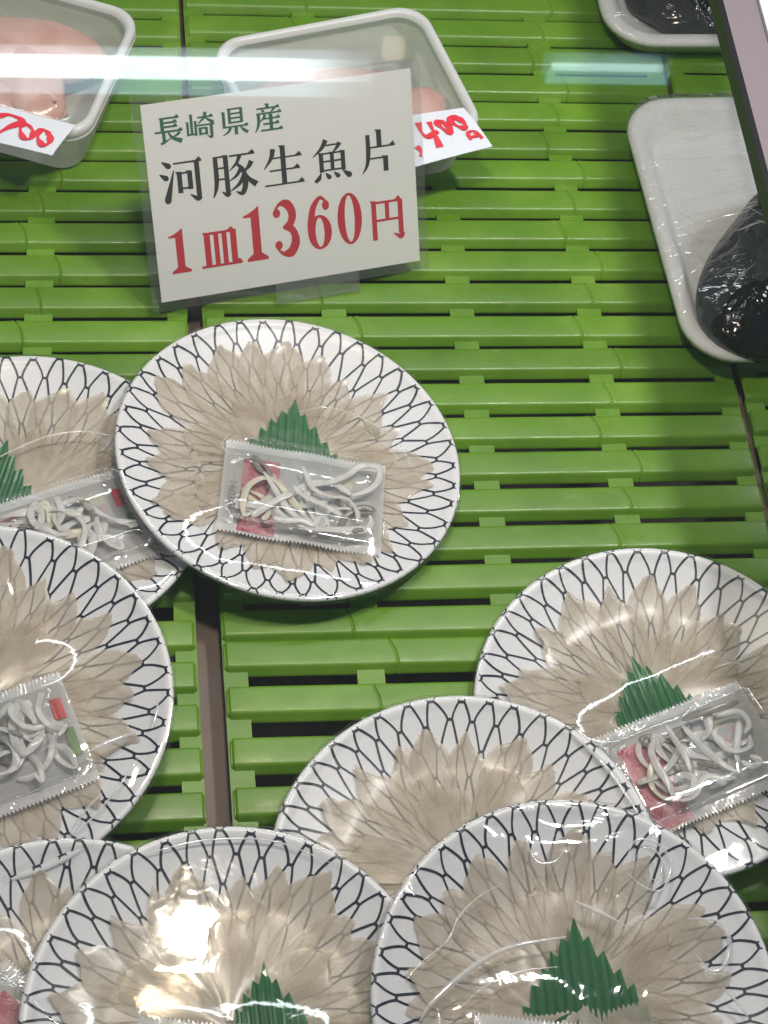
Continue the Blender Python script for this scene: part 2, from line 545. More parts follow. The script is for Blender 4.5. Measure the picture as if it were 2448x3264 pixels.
def net_mesh(seed):
    rng = random.Random(seed)
    N = 41
    rings = [0.972, 0.862, 0.722, 0.580, 0.440, 0.310]
    bars = [0.0015, 0.0012, 0.0010, 0.0008, 0.0006, 0.0005]
    vs, fs = [], []

    def pos(ri, j):
        return rings[ri] * RP, 2 * math.pi * (j + (0.5 if ri % 2 else 0)) / N
    jit = {(ri, j): (rng.uniform(-0.0014, 0.0014), rng.uniform(-0.014, 0.014)) for ri in range(len(rings)) for j in range(N)}

    def node(ri, j):
        r, a = pos(ri, j)
        dr, da = jit[(ri, j % N)]
        return r + dr, a + da

    def ribbon(path, wd):
        b = len(vs)
        for i, (r, a) in enumerate(path):
            p = np.array((r * math.cos(a), r * math.sin(a)))
            r2, a2 = path[min(i + 1, len(path) - 1)]
            r1, a1 = path[max(i - 1, 0)]
            d = np.array((r2 * math.cos(a2) - r1 * math.cos(a1), r2 * math.sin(a2) - r1 * math.sin(a1)))
            d /= np.linalg.norm(d) + 1e-12
            nn = np.array((-d[1], d[0])) * wd / 2
            for q in (p + nn, p - nn):
                rr = np.hypot(*q)
                vs.append((q[0], q[1], float(zt(min(rr, RP))) + 0.00022))
        for i in range(len(path) - 1):
            fs.append((b + 2 * i, b + 2 * i + 1, b + 2 * i + 3, b + 2 * i + 2))
    for ri in range(len(rings) - 1):
        for j in range(N):
            r0, a0 = node(ri, j)
            for s in (0, 1):
                jj = j + s - (1 if ri % 2 == 0 else 0)
                r1, a1 = node(ri + 1, jj)
                sg = 1 if s else -1
                a0s = a0 + sg * bars[ri] / r0
                a1 = a1 - sg * bars[ri + 1] / r1
                da = (a1 - a0s + math.pi) % (2 * math.pi) - math.pi
                path = []
                pw = 1.45 if ri == 0 else 1.0
                for i in range(7):
                    t = i / 6
                    path.append((r0 + (r1 - r0) * t, a0s + da * (1 - (1 - t) ** pw)))
                ribbon(path, (0.00128 if ri < 2 else 0.00105) * rng.uniform(0.82, 1.15))
    for j in range(N):
        r0, a0 = node(0, j)
        for s in (-1, 1):
            ribbon([(r0, a0 + s * 0.012), (r0 + 0.0010, a0 + s * 0.018), (RP * 0.9985, a0 + s * 0.030)], 0.00085)
    for ri in range(len(rings)):
        for j in range(N):
            r, a = node(ri, j)
            b = len(vs)
            c = (r * math.cos(a), r * math.sin(a))
            ct, st = math.cos(a), math.sin(a)
            for k in range(6):
                er, et = 0.00090 * math.sin(k * math.pi / 3), (bars[ri] + 0.0004) * math.cos(k * math.pi / 3)
                q = (c[0] + er * ct - et * st, c[1] + er * st + et * ct)
                vs.append((q[0], q[1], float(zt(min(np.hypot(*q), RP))) + 0.00026))
            fs.append(tuple(range(b, b + 6)))
    me = bpy.data.meshes.new('net_print')
    me.from_pydata(vs, [], fs)
    me.materials.append(M['net'])
    return me


NETS = [net_mesh(s) for s in (3, 8)]


def slice_mesh(r0, r1, wd, base, seed):
    rng = random.Random(seed)
    nu, nv = 15, 7
    ph, ph2 = rng.uniform(0, 6), rng.uniform(0, 6)
    side = rng.uniform(-0.12, 0.12)
    blunt = rng.uniform(2.2, 5.5)
    peak = rng.uniform(0.50, 0.66)
    notch = rng.uniform(-0.003, 0.003)
    vs = []
    for i in range(nu):
        s = i / (nu - 1)
        s2 = 1 - (1 - s) ** 1.35
        if s2 < peak:
            hw = 0.30 + 0.70 * float(smoothstep(0, peak, s2))
        else:
            hw = max(0.30, 1 - ((s2 - peak) / (1 - peak)) ** blunt)
        hw *= wd / 2 * (1 + 0.06 * math.sin(8 * s + ph))
        r = r0 + (r1 - r0) * s2
        mid = side * wd * math.sin(s2 * math.pi) + 0.0010 * math.sin(5 * s + ph2) + side * wd * 0.9 * s2 ** 3
        for j in range(nv):
            t = -1 + 2 * j / (nv - 1)
            y = mid + hw * (t + 0.07 * math.sin(6 * s + 2.5 * t + ph))
            x = r + (0.0014 * math.sin(3 * t + ph2) + notch * t * abs(t)) * s2 ** 3 - 0.0042 * t * t * s2 ** 10
            z = float(zt(math.hypot(x, y))) + base + 0.0006 * (1 - t * t) + 0.0009 * t * (1 - 0.6 * s2) + 0.0012
            z += 0.00025 * math.sin(11 * s + 2 * t + ph) + 0.0012 * (1 - s2) ** 2
            vs.append((x, y, z))
    me = bpy.data.meshes.new('fish_slice')
    me.from_pydata(vs, [], grid_faces(nu, nv))
    me.polygons.foreach_set('use_smooth', [True] * len(me.polygons))
    me.materials.append(M['fish'])
    return me


OUT = [slice_mesh(0.010, RP * rr, 0.0250, 0.0001, 10 + i) for i, rr in enumerate((0.84, 0.89, 0.80, 0.86, 0.90, 0.82, 0.77, 0.88, 0.85, 0.87, 0.79))]
MID = [slice_mesh(0.004, RP * rr, 0.0250, 0.0016, 40 + i) for i, rr in enumerate((0.56, 0.62, 0.50, 0.66))]

# plate: rim centre x, y, z, rim normal tilt x, y
PL = {
    1: (0.1330, -0.3746, 0.0188, 0.0982, 0.0482), 2: (-0.0185, -0.3970, 0.0156, 0.0062, 0.0683), 3: (-0.0444, -0.5341, 0.0300, -0.0700, -0.0745),
    4: (0.3237, -0.5477, 0.0200, -0.0808, -0.0111), 5: (0.2030, -0.6408, 0.0280, -0.0957, 0.0338), 6: (0.2448, -0.7215, 0.0524, 0.0109, -0.1183),
    7: (0.0774, -0.7193, 0.0412, -0.0176, -0.0089), 8: (-0.0018, -0.7158, 0.0300, 0.0002, 0.0157)}
WHERE = {
    1: 'just below the price sign', 2: 'tucked under two plates at left edge', 3: 'second down along the left edge', 4: 'cut off by the right edge',
    5: 'under the bottom right plate', 6: 'topmost at the bottom right', 7: 'with the bright lamp glare', 8: 'in the bottom left corner'}


def plate_matrix(k):
    x, y, z, tx, ty = PL[k]
    n = Vector((tx, ty, 1)).normalized()
    ex = Vector((1, 0, -tx)).normalized()
    ey = n.cross(ex)
    return Matrix(((ex.x, ey.x, n.x, x), (ex.y, ey.y, n.y, y), (ex.z, ey.z, n.z, z), (0, 0, 0, 1)))


# condiment unit centre (mm), rotation (deg); 0 = none
UNIT = {1: (5.7, -28.5, -9), 2: (18, -27, 20), 3: (6.8, -31.4, 18), 4: (13.9, -31, 18.8), 6: (-9, -42, -8.8), 7: (-2.5, -31.5, -8.4), 8: (-17.7, -15.4, -45)}


def film_mesh(k):
    rng = random.Random(100 + k)
    un = UNIT.get(k)
    nr, na = 30, 120
    vs = []
    ph = [rng.uniform(0, 6.28) for _ in range(8)]
    for i in range(nr):
        u = 0.004 + (1 - 0.004) * (i / (nr - 1)) ** 0.8
        for j in range(na):
            a = 2 * math.pi * j / na
            r = u * RP
            x, y = r * math.cos(a), r * math.sin(a)
            z = 0.0006 + 0.0005 * math.sin(3 * a + ph[0]) * (1 - u) * u * 3
            if un:
                c, s = math.cos(RAD(un[2])), math.sin(RAD(un[2]))
                dx, dy = x * 1000 - un[0], y * 1000 - un[1]
                lx, ly = c * dx + s * dy, -s * dx + c * dy
                qx, qy = max(abs(lx) - 40, 0), max(abs(ly) - 22, 0)
                d = math.hypot(qx, qy)
                z += 0.0076 * max(0.0, 1 - d / 34) ** 1.6 * min(1, (1 - u) * 9)
            # fine pleats running to the rim
            z += 0.00022 * max(0, u - 0.55) * (math.sin(23 * a + ph[1]) + math.sin(41 * a + ph[2] + 5 * u))
            vs.append((x, y, z))
    for rr, zz in ((1.010, -0.0003), (1.014, -0.0022), (1.006, -0.0048), (0.96, -0.0062)):
        for j in range(na):
            a = 2 * math.pi * j / na
            wob = 0.0004 * math.sin(31 * a + ph[3]) + 0.0003 * math.sin(57 * a + ph[4])
            vs.append(((rr * RP + wob) * math.cos(a), (rr * RP + wob) * math.sin(a), zz))
    return vs, grid_faces(nr + 4, na, True)


def film_z(k, x, y):
    un = UNIT.get(k)
    z = 0.0008
    u = math.hypot(x, y) / RP
    if un:
        c, s = math.cos(RAD(un[2])), math.sin(RAD(un[2]))
        dx, dy = x * 1000 - un[0], y * 1000 - un[1]
        lx, ly = c * dx + s * dy, -s * dx + c * dy
        d = math.hypot(max(abs(lx) - 40, 0), max(abs(ly) - 22, 0))
        z += 0.0076 * max(0.0, 1 - d / 34) ** 1.6 * min(1, (1 - u) * 9)
    return z


# film folds and painted pale glints (mm on the plate), width in m
FOLDS_AND_GLINTS = {
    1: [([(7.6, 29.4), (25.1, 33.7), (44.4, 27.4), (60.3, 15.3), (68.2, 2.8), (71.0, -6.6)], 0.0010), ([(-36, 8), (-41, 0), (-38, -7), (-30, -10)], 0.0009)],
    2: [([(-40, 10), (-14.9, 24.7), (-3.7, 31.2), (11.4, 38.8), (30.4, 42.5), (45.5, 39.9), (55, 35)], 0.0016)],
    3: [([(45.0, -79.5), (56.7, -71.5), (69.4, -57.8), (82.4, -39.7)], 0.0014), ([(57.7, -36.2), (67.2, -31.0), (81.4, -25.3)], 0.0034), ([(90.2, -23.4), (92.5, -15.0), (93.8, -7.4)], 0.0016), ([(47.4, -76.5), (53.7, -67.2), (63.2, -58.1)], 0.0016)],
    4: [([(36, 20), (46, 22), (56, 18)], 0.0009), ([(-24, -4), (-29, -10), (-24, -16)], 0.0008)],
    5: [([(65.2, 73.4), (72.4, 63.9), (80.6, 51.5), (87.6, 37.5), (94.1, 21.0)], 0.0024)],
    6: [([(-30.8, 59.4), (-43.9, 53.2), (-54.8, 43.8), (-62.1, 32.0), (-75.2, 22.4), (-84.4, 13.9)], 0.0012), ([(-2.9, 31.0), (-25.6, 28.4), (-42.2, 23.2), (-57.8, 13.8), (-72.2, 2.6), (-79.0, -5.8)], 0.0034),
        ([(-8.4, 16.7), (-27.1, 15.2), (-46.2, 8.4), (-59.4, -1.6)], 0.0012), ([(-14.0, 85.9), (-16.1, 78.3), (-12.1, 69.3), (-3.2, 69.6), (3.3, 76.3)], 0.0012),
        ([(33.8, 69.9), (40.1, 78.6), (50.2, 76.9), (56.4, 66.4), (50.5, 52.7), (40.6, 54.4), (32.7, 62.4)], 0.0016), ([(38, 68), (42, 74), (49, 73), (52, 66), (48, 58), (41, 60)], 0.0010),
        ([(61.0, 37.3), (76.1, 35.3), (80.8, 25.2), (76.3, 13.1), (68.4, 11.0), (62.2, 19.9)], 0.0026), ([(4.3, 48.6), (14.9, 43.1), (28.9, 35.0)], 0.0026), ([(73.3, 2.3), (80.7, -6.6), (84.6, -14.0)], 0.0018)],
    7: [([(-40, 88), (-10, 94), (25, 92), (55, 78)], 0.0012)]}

rngA = random.Random(77)
for k in PL:
    mw = plate_matrix(k)
    root = tag(empty('round_plate', mw), 'white round plate with navy net print ' + WHERE[k], 'plate', 'net patterned plates of sashimi')
    d = mk('dish', None, None, None, root, data=PLATE_ME)
    spin = rngA.uniform(0, 6.28)
    n = mk('net_print', None, None, None, root, data=NETS[k % 2])
    n.rotation_euler = (0, 0, spin)
    # rosette of raw slices
    ro = tag(empty('sashimi_rosette', mw), 'fan of beige raw fish slices on the plate ' + WHERE[k], 'sashimi', 'sashimi rosettes')
    for ring, N, ring_seed in ((OUT, 22, 0), (MID, 7, 1)):
        a0 = rngA.uniform(0, 6.28)
        for j in range(N):
            sl = mk('fish_slice', None, None, None, ro, data=ring[rngA.randrange(len(ring))])
            sl.rotation_euler = (0, 0, a0 + 2 * math.pi * (j + rngA.uniform(-0.3, 0.3)) / N)
            s = rngA.uniform(0.93, 1.02)
            sl.scale = (s, rngA.uniform(0.92, 1.15), 1)
            sl.location = (0, 0, rngA.uniform(0, 0.0004))
    fv, ff = film_mesh(k)
    fm = mk('cling_film', fv, ff, M['wrap_loose' if k == 6 else 'wrap'])
    fm.matrix_world = mw
    for pts, wd in FOLDS_AND_GLINTS.get(k, []):
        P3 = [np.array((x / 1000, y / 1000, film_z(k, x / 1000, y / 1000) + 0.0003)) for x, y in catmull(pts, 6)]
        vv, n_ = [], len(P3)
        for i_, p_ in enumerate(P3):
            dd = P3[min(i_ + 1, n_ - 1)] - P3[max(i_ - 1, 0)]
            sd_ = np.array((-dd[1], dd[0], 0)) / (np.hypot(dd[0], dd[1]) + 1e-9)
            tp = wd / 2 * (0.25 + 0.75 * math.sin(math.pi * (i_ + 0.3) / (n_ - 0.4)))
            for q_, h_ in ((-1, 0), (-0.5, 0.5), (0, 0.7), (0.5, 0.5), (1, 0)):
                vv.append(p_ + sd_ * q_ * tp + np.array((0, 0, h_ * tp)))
        mk('film_fold_glint', vv, grid_faces(n_, 5), M['fold_glint'], fm)
    tag(fm, 'clear cling film over the plate ' + WHERE[k], 'film', 'cling films over the plates')

# ------------------------------------------------------------------ green serrated leaf dividers
HALF = [(0, 0), (3.6, -11.6), (6.6, -9.2), (9.4, -19.8), (13.4, -16.6), (16.6, -28), (20.6, -25.6), (22.6, -35.6), (26.6, -32.8), (28.2, -44), (32, -43), (33, -50)]
HALFL = [(0, 0), (4.2, -11.4), (7.8, -9.0), (10.2, -18.2), (13.8, -14.8), (16, -24.4), (19.4, -21.4), (21, -31), (25.4, -29.4), (27.5, -40), (31, -38.6), (32, -50)]


def leaf_mesh(seed, w_scale, h_scale):
    rng = random.Random(seed)
    xs = sorted(set([p[0] for p in HALF] + [-p[0] for p in HALFL] + [i * 2.6 for i in range(-12, 13)] + [i * 2.6 + 1.3 for i in range(-12, 12)]))
    hx = [p[0] for p in HALF]
    hy = [p[1] for p in HALF]
    lx = [p[0] for p in HALFL]
    ly = [p[1] for p in HALFL]
    vs = []
    rows = 6
    for x in xs:
        top = float(np.interp(abs(x), hx, hy) if x >= 0 else np.interp(-x, lx, ly))
        q = (x / 1.3)
        zz = 0.00016 * (1 if int(round(q)) % 2 == 0 else -1)
        for i in range(rows):
            t = i / (rows - 1)
            y = -58 + (top + 58) * t
            vs.append((x * 0.001 * w_scale, y * 0.001 * h_scale, zz + 0.002 * math.cos(x * 0.06) * t + 0.0008 * math.sin(y * 0.12 + seed)))
    return vs, grid_faces(len(xs), rows)


LEAVES = {1: ((6.7, 41.4), 1.0, 1.0, -6), 2: ((-10.3, 39.2), 1.05, 0.95, -18), 3: ((-12, 26), 1.0, 0.95, 10), 4: ((-9.4, 34.2), 0.86, 0.95, 15), 5: ((9.7, 33.4), 0.9, 1.0, 0), 6: ((3.4, 41.9), 1.0, 1.05, 2), 7: ((16.7, 30.7), 0.82, 0.95, 3)}
for k, ((ax, ay), ws, hs, rot) in LEAVES.items():
    vs, fs = leaf_mesh(k, ws, hs)
    o = mk('plastic_leaf', vs, fs, M['leaf'], smooth=False)
    o.matrix_world = plate_matrix(k) @ Matrix.Translation((ax / 1000, ay / 1000, -0.0040)) @ Matrix.Rotation(RAD(rot), 4, 'Z') @ Matrix.Rotation(RAD(5.5), 4, 'X')
    tag(o, 'green serrated plastic leaf on the plate ' + WHERE[k], 'leaf', 'green plastic leaf dividers')

# ------------------------------------------------------------------ condiment pouches, clear trays, shredded skin
def pillow(x, y, seed):
    # x, y in mm, pouch 95 x 66
    e = max(0.0, 1 - (abs(x) / 44) ** 4) * max(0.0, 1 - (abs(y) / 27) ** 4)
    return 0.0032 * e + 0.0005 * math.sin(x * 0.16 + seed) * math.sin(y * 0.21 + seed * 2)


def patch(x0, x1, y0, y1, seed, lift, nx=10, ny=8):
    vs = []
    for i in range(nx):
        x = x0 + (x1 - x0) * i / (nx - 1)
        for j in range(ny):
            y = y0 + (y1 - y0) * j / (ny - 1)
            vs.append((x / 1000, y / 1000, pillow(x, y, seed) + lift))
    return vs, grid_faces(nx, ny)


def serrated(yb, ye, seed, lift):
    """sealed border strip whose outer edge is zigzag cut"""
    vs, fs = [], []
    n = 88
    for i in range(n):
        x = -47.5 + 95 * i / (n - 1)
        yy = ye if i % 2 == 0 else ye - math.copysign(1.9, ye)
        vs += [(x / 1000, yb / 1000, pillow(x, yb, seed) + lift), (x / 1000, yy / 1000, pillow(x, ye, seed) + lift + 0.0005 * math.sin(i * 0.15 + seed))]
    for i in range(n - 1):
        fs.append((2 * i, 2 * i + 2, 2 * i + 3, 2 * i + 1))
    return vs, fs


def star(cx, cy, r0, seed, lift):
    vs, fs = [], []
    for k in range(5):
        a = k * 2 * math.pi / 5 + 0.3
        b = len(vs)
        for (rr, da) in ((0.15 * r0, 0), (0.6 * r0, -0.38), (r0, 0), (0.6 * r0, 0.38)):
            x, y = cx + rr * math.cos(a + da), cy + rr * math.sin(a + da)
            vs.append((x / 1000, y / 1000, pillow(x, y, seed) + lift))
        fs.append((b, b + 1, b + 2, b + 3))
    return vs, fs


def text_mesh(body, size, mat, parent, mtx, name='lettering'):
    c = bpy.data.curves.new(name, 'FONT')
    c.body = body
    c.size = size
    c.align_x = 'CENTER'
    c.align_y = 'CENTER'
    o = bpy.data.objects.new(name, c)
    COL.objects.link(o)
    dg = bpy.context.evaluated_depsgraph_get()
    me = bpy.data.meshes.new_from_object(o.evaluated_get(dg))
    bpy.data.objects.remove(o)
    me.materials.clear()
    me.materials.append(mat)
    t = link(bpy.data.objects.new(name, me), parent)
    t.matrix_local = mtx
    return t


def strip_mesh(path, wd, th, seed):
    rng = random.Random(seed)
    P = catmull(path, 5)
    n, m = len(P), 8
    vs = []
    prev = None
    ph = rng.uniform(0, 6)
    for i, p in enumerate(P):
        d = P[min(i + 1, n - 1)] - P[max(i - 1, 0)]
        d /= np.linalg.norm(d) + 1e-9
        up = np.array((0.5 * math.sin(i * 0.25 + ph), 0.5 * math.cos(i * 0.2 + ph), 1.0))
        sd = np.cross(d, up)
        sd /= np.linalg.norm(sd) + 1e-9
        u2 = np.cross(sd, d)
        s = i / (n - 1)
        tp = min(1, 0.45 + 4 * s, 0.45 + 4 * (1 - s)) * (1 + 0.05 * math.sin(i * 0.5 + ph))
        for j in range(m):
            a = 2 * math.pi * j / m
            q = p + sd * math.cos(a) * wd / 2 * tp + u2 * math.sin(a) * th / 2 * tp
            vs.append(q)
    fs = grid_faces(n, m, True)
    fs += [tuple(range(m))[::-1], tuple(range((n - 1) * m, n * m))]
    return vs, fs


# the long strips that show most (mm in the tray)
STRIPS = {
    1: [[(-33.2, -26.9), (-35.2, -18.2), (-33.1, -5.8), (-26.7, 1.6), (-20.5, 3.8), (-14.6, 0.6), (-9.8, -6.2), (-5.2, -12.2), (1.0, -19.6)], [(-24.9, 6.4), (-16.9, -5.9), (-10.6, -15.0), (-2.4, -21.0), (8.3, -24.9), (20.9, -24.1), (36.2, -20.2)], [(-2.8, 14.5), (3.1, 1.6), (13.9, -2.2), (24.6, -1.8), (30.8, -10.1), (31.2, -18.6)],
        [(1.6, 1.4), (13.3, 7.3), (23.7, 14.7), (30.5, 22.3), (38.6, 24.0), (42.5, 20.2), (41.2, 11.6), (34.9, 4.6), (26.6, 0.4)], [(-16.0, -16.8), (-9.6, -23.4), (1.9, -27.6), (15.9, -27.6), (33.1, -25.5), (38.9, -18.8), (38.0, -12.1)], [(-29.3, -26.1), (-23.4, -20.0), (-13.7, -10.5), (-7.0, -6.5)], [(-7.4, -0.5), (0.1, -7.7), (10.9, -11.5), (21.8, -16.2)], [(-17.7, -25.8), (-10.3, -27.1), (-1.0, -24.7), (7.4, -26.5)], [(28.3, -27.2), (31.7, -25.0), (35.0, -23.6)]],
    4: [[(-15.2, 15.8), (-21.3, 9.9), (-22.6, -0.3), (-21.5, -10.7), (-22.7, -18.0)], [(1.8, 16.6), (3.4, 9.3), (6.8, -2.2), (11.6, -12.2), (17.1, -19.7)], [(21.5, 14.0), (34.4, 12.1), (36.8, 3.8), (31.5, -0.6)], [(29.1, 2.7), (21.9, -8.7), (19.2, -14.8)], [(19.3, 7.6), (15.6, 4.8), (17.0, -3.8), (22.4, -9.0), (29.4, -9.0), (32.7, -3.3)],
        [(-19.0, -11.2), (-13.8, -9.1), (-8.8, -12.8), (-10.3, -17.7), (-15.8, -20.3), (-22.1, -16.9)], [(-21.0, -22.2), (-12.8, -22.3), (-3.8, -16.2), (1.7, -17.3), (6.5, -23.5)], [(20.3, -15.2), (24.2, -20.5), (29.8, -19.3), (26.7, -13.7)], [(-7.5, 19.9), (-6.9, 10.9), (-6.1, -0.2), (-7.6, -10.4)], [(2.2, 18.6), (11.5, 19.0), (24.9, 17.7), (37.2, 16.8)], [(-2.7, -6.8), (2.8, -9.2), (7.4, -13.3)]]}
for k, (ux, uy, rot) in UNIT.items():
    mw = plate_matrix(k) @ Matrix.Translation((ux / 1000, uy / 1000, -0.0052)) @ Matrix.Rotation(RAD(rot), 4, 'Z')
    po = tag(empty('condiment_pouch', mw), 'translucent zigzag-edged condiment pouch on the plate ' + WHERE[k], 'pouch', 'condiment pouches on the plates')
    vs, fs = patch(-47.5, 47.5, -27, 27, k, 0.0, 22, 16)
    mk('film_front', vs, fs, M['pouch'], po)
    for yb, ye in ((27, 33.5), (-27, -33.5)):
        vs, fs = serrated(yb, ye, k, 0.0)
        mk('sealed_edge', vs, fs, M['seal'], po, smooth=False)
    vs, fs = patch(-36.5, -15, -31, 20, k, 0.0004)
    pn = mk('red_panel', vs, fs, M['red_print'], po)
    vs, fs = patch(-36.4, -29, -30.5, -6, k, 0.0006)
    mk('printed_pattern', vs, fs, M['red_dark'], pn)
    for (cx, cy, rr) in ((-33, 17, 3.6), (-24, 15.5, 3.0)):
        vs, fs = star(cx, cy, rr, k, 0.0008)
        mk('printed_star', vs, fs, M['red_dark'], pn, smooth=False)
    vs, fs = patch(-8, 36, -4, 21, k, -0.0006)
    mk('blue_panel', vs, fs, M['blue_print'], po)
    vs, fs = patch(18, 32, 10, 19, k, -0.0004)
    mk('yellow_patch', vs, fs, M['yellow_print'], po)
    for (a, b, c, d) in ((16, 24, 0, 5), (26, 30, 5, 9), (33, 36.5, 6, 9)):
        vs, fs = patch(a, b, c, d, k, -0.0002, 5, 4)
        mk('red_mark', vs, fs, M['scarlet'], po)
    if k in (2, 3):
        vs, fs = patch(37, 43, 6, 18, k, 0.0009, 5, 6)
        mk('red_mark', vs, fs, M['scarlet'], po)
        vs, fs = patch(39, 44, -16, 0, k, 0.0009, 5, 6)
        mk('green_mark', vs, fs, M['grass_print'], po)
    text_mesh('14.03.04', 0.0062, M['stamp'], po, Matrix.Translation((-0.0415, -0.009, 0.0036)) @ Matrix.Rotation(RAD(-90), 4, 'Z'), 'date_stamp')
    if k > 4:
        continue
    # clear tray over the pouch
    rings = []
    for ins, z in ((14.0, 0.0036), (6, 0.0036), (3.6, 0.0044), (2.2, 0.0066), (1.2, 0.0112), (0.2, 0.0118), (-2.6, 0.0119), (-3.0, 0.0112)):
        rings.append([(x / 1000, (y - 2) / 1000, z) for x, y in rrect(88 - 2 * ins, 56 - 2 * ins, max(1.5, 8 - ins * 0.4), 6)])
    vs, fs = loft(rings, True)
    o = mk('clear_tray', vs, fs, M['tray'])
    o.matrix_world = mw @ Matrix.Rotation(RAD((0, 1.5, -1, 2, -3)[k]), 4, 'Y') @ Matrix.Rotation(RAD((0, 0, 0, 0, -7)[k]), 4, 'X')
    tag(o, 'clear rounded tray of skin strips on the plate ' + WHERE[k], 'tray', 'clear trays on the plates')
    sk = tag(empty('shredded_skin', mw), 'heap of curled pale skin strips on the plate ' + WHERE[k], 'fish skin', 'heaps of shredded skin')
    rng = random.Random(500 + k)
    for i, pts in enumerate(STRIPS.get(k, [])):
        pth = [(x / 1000, y / 1000, 0.0086 + 0.0008 * i * 0.4 + 0.0010 * math.sin(n * 0.9 + i)) for n, (x, y) in enumerate(pts)]
        vs, fs = strip_mesh(pth, (0.0044, 0.0038, 0.0034, 0.0040, 0.0036, 0.0042)[i % 6], 0.0009, i + 40)
        last = i == len(STRIPS[k]) - 1 or (k == 4 and i == len(STRIPS[k]) - 2)
        mk('skin_strip', vs, fs, M['skin_dark'] if last else (M['skin_cream'] if (k == 1 and i == 0) else M['skin']), sk)
    for i in range(12 if k in STRIPS else 22):
        hd = rng.uniform(0, 6.28)
        p = np.array((rng.uniform(-26, 34), rng.uniform(-22, 14)))
        curl = rng.choice((-1, 1)) * rng.uniform(0.10, 0.42)
        z = rng.uniform(0.0050, 0.0068) if k in STRIPS else rng.uniform(0.0050, 0.0105)
        path = []
        for s in range(rng.randint(7, 13)):
            path.append((p[0] / 1000, p[1] / 1000, z + 0.0012 * math.sin(s * 0.8 + i)))
            hd += curl + rng.uniform(-0.10, 0.10)
            p = p + 5.2 * np.array((math.cos(hd), math.sin(hd)))
            if abs(p[0] - 2) > 36 or abs(p[1] + 3) > 20:
                back = math.atan2(-3 - p[1], 2 - p[0])
                hd += 0.9 * ((back - hd + math.pi) % (2 * math.pi) - math.pi)
                p = np.array((np.clip(p[0], -38, 41), np.clip(p[1], -25, 19)))
        vs, fs = strip_mesh(path, rng.uniform(0.0030, 0.0055), rng.uniform(0.0006, 0.0010), i)
        mat = M['skin_dark'] if i in (3, 9) else (M['skin_cream'] if i in (7,) else M['skin'])
        mk('skin_strip', vs, fs, mat, sk)

# ------------------------------------------------------------------ price sign
SR = Matrix(((0.98023, -0.10756697, 0.16606777, 0.13866195), (0.19785499, 0.52609464, -0.82708998, -0.20911719), (0.0016002, 0.84359574, 0.53697641, 0.06242212), (0, 0, 0, 1)))
sign = tag(empty('price_sign', SR), 'laminated white price sign with green, black and red characters standing on the mat', 'sign')
v, f = loft([[(x, y, -0.0008) for x, y in rrect(0.1781, 0.1338, 0.002, 3)], [(x, y, 0.0006) for x, y in rrect(0.1781, 0.1338, 0.002, 3)]], True, True)
mk('laminate', v, f, M['laminate'], sign, smooth=False)
v, f = box(-0.0834, 0.0834, -0.0612, 0.0612, -0.0004, 0.0002)
mk('card', v, f, M['card'], sign, smooth=False)


class Ink:
    def __init__(self, t, b):
        self.v, self.f, self.t, self.b, self.k = [], [], t, b, 0

    def poly(self, pts):
        b = len(self.v)
        self.v += [(x, y, self.k) for x, y in pts]
        self.f.append(tuple(range(b, b + len(pts))))
        self.k += 1

    def H(self, x0, y0, x1, y1=None, serif=True):
        y1 = y0 - 0 if y1 is None else y1
        t = self.t
        self.poly([(x0, y0 - t / 2), (x1, y1 - t / 2), (x1, y1 + t / 2), (x0, y0 + t / 2)])
        if serif:
            s = self.b * 0.85
            self.poly([(x1 - s * 1.5, y1 - t * 0.4), (x1 - s * 0.45, y1 - s * 0.95), (x1 + s * 0.15, y1 - t * 0.1), (x1, y1 + t / 2)])

    def V(self, x, y0, y1, b=None):
        b = b or self.b
        self.poly([(x - b * 0.75, y0 - b * 0.25), (x + b / 2, y0 - b * 0.12), (x + b / 2, y1), (x - b / 2, y1), (x - b / 2, y0 + b * 0.3)])

    def S(self, pts, ws):
        P = catmull(pts, 6) if len(pts) > 2 else [np.array(pts[0], float) * (1 - s) + np.array(pts[1], float) * s for s in np.linspace(0, 1, 6)]
        W = np.interp(np.linspace(0, 1, len(P)), np.linspace(0, 1, len(ws)), ws)
        b = len(self.v)
        n = len(P)
        for i in range(n):
            d = P[min(i + 1, n - 1)] - P[max(i - 1, 0)]
            d = d / (np.linalg.norm(d) + 1e-9)
            nn = np.array((-d[1], d[0])) * W[i] / 2
            self.v += [(*(P[i] + nn), self.k), (*(P[i] - nn), self.k)]
        for i in range(n - 1):
            self.f.append((b + 2 * i, b + 2 * i + 1, b + 2 * i + 3, b + 2 * i + 2))
        self.k += 1

    def D(self, a, c, w=None):
        w = w or self.b
        m = (a[0] * 0.35 + c[0] * 0.65 + (c[1] - a[1]) * 0.12, a[1] * 0.35 + c[1] * 0.65)
        self.S([a, m, c], [2.0, w * 0.7, w * 1.1, w * 0.9, w * 0.35])

    def ring(self, cx, cy, ro, ri, n=36):
        b = len(self.v)
        for i in range(n):
            a = 2 * math.pi * i / n
            self.v += [(cx + ro[0] * math.cos(a), cy + ro[1] * math.sin(a), self.k), (cx + ri[0] * math.cos(a), cy + ri[1] * math.sin(a), self.k)]
        for i in range(n):
            j = (i + 1) % n
            self.f.append((b + 2 * i, b + 2 * j, b + 2 * j + 1, b + 2 * i + 1))
        self.k += 1

    def ball(self, cx, cy, r, ry=None, n=18):
        ry = ry or r
        self.poly([(cx + r * math.cos(2 * math.pi * i / n), cy + ry * math.sin(2 * math.pi * i / n)) for i in range(n)])

    def build(self, cx, cy, wd, ht, mat, parent, z0=0.00026):
        vs = [((cx + (x - 50) / 100 * wd) / 1000, (cy - (y - 50) / 100 * ht) / 1000, z0 + k * 0.000012) for x, y, k in self.v]
        return mk('printed_character', vs, self.f, mat, parent, smooth=False)


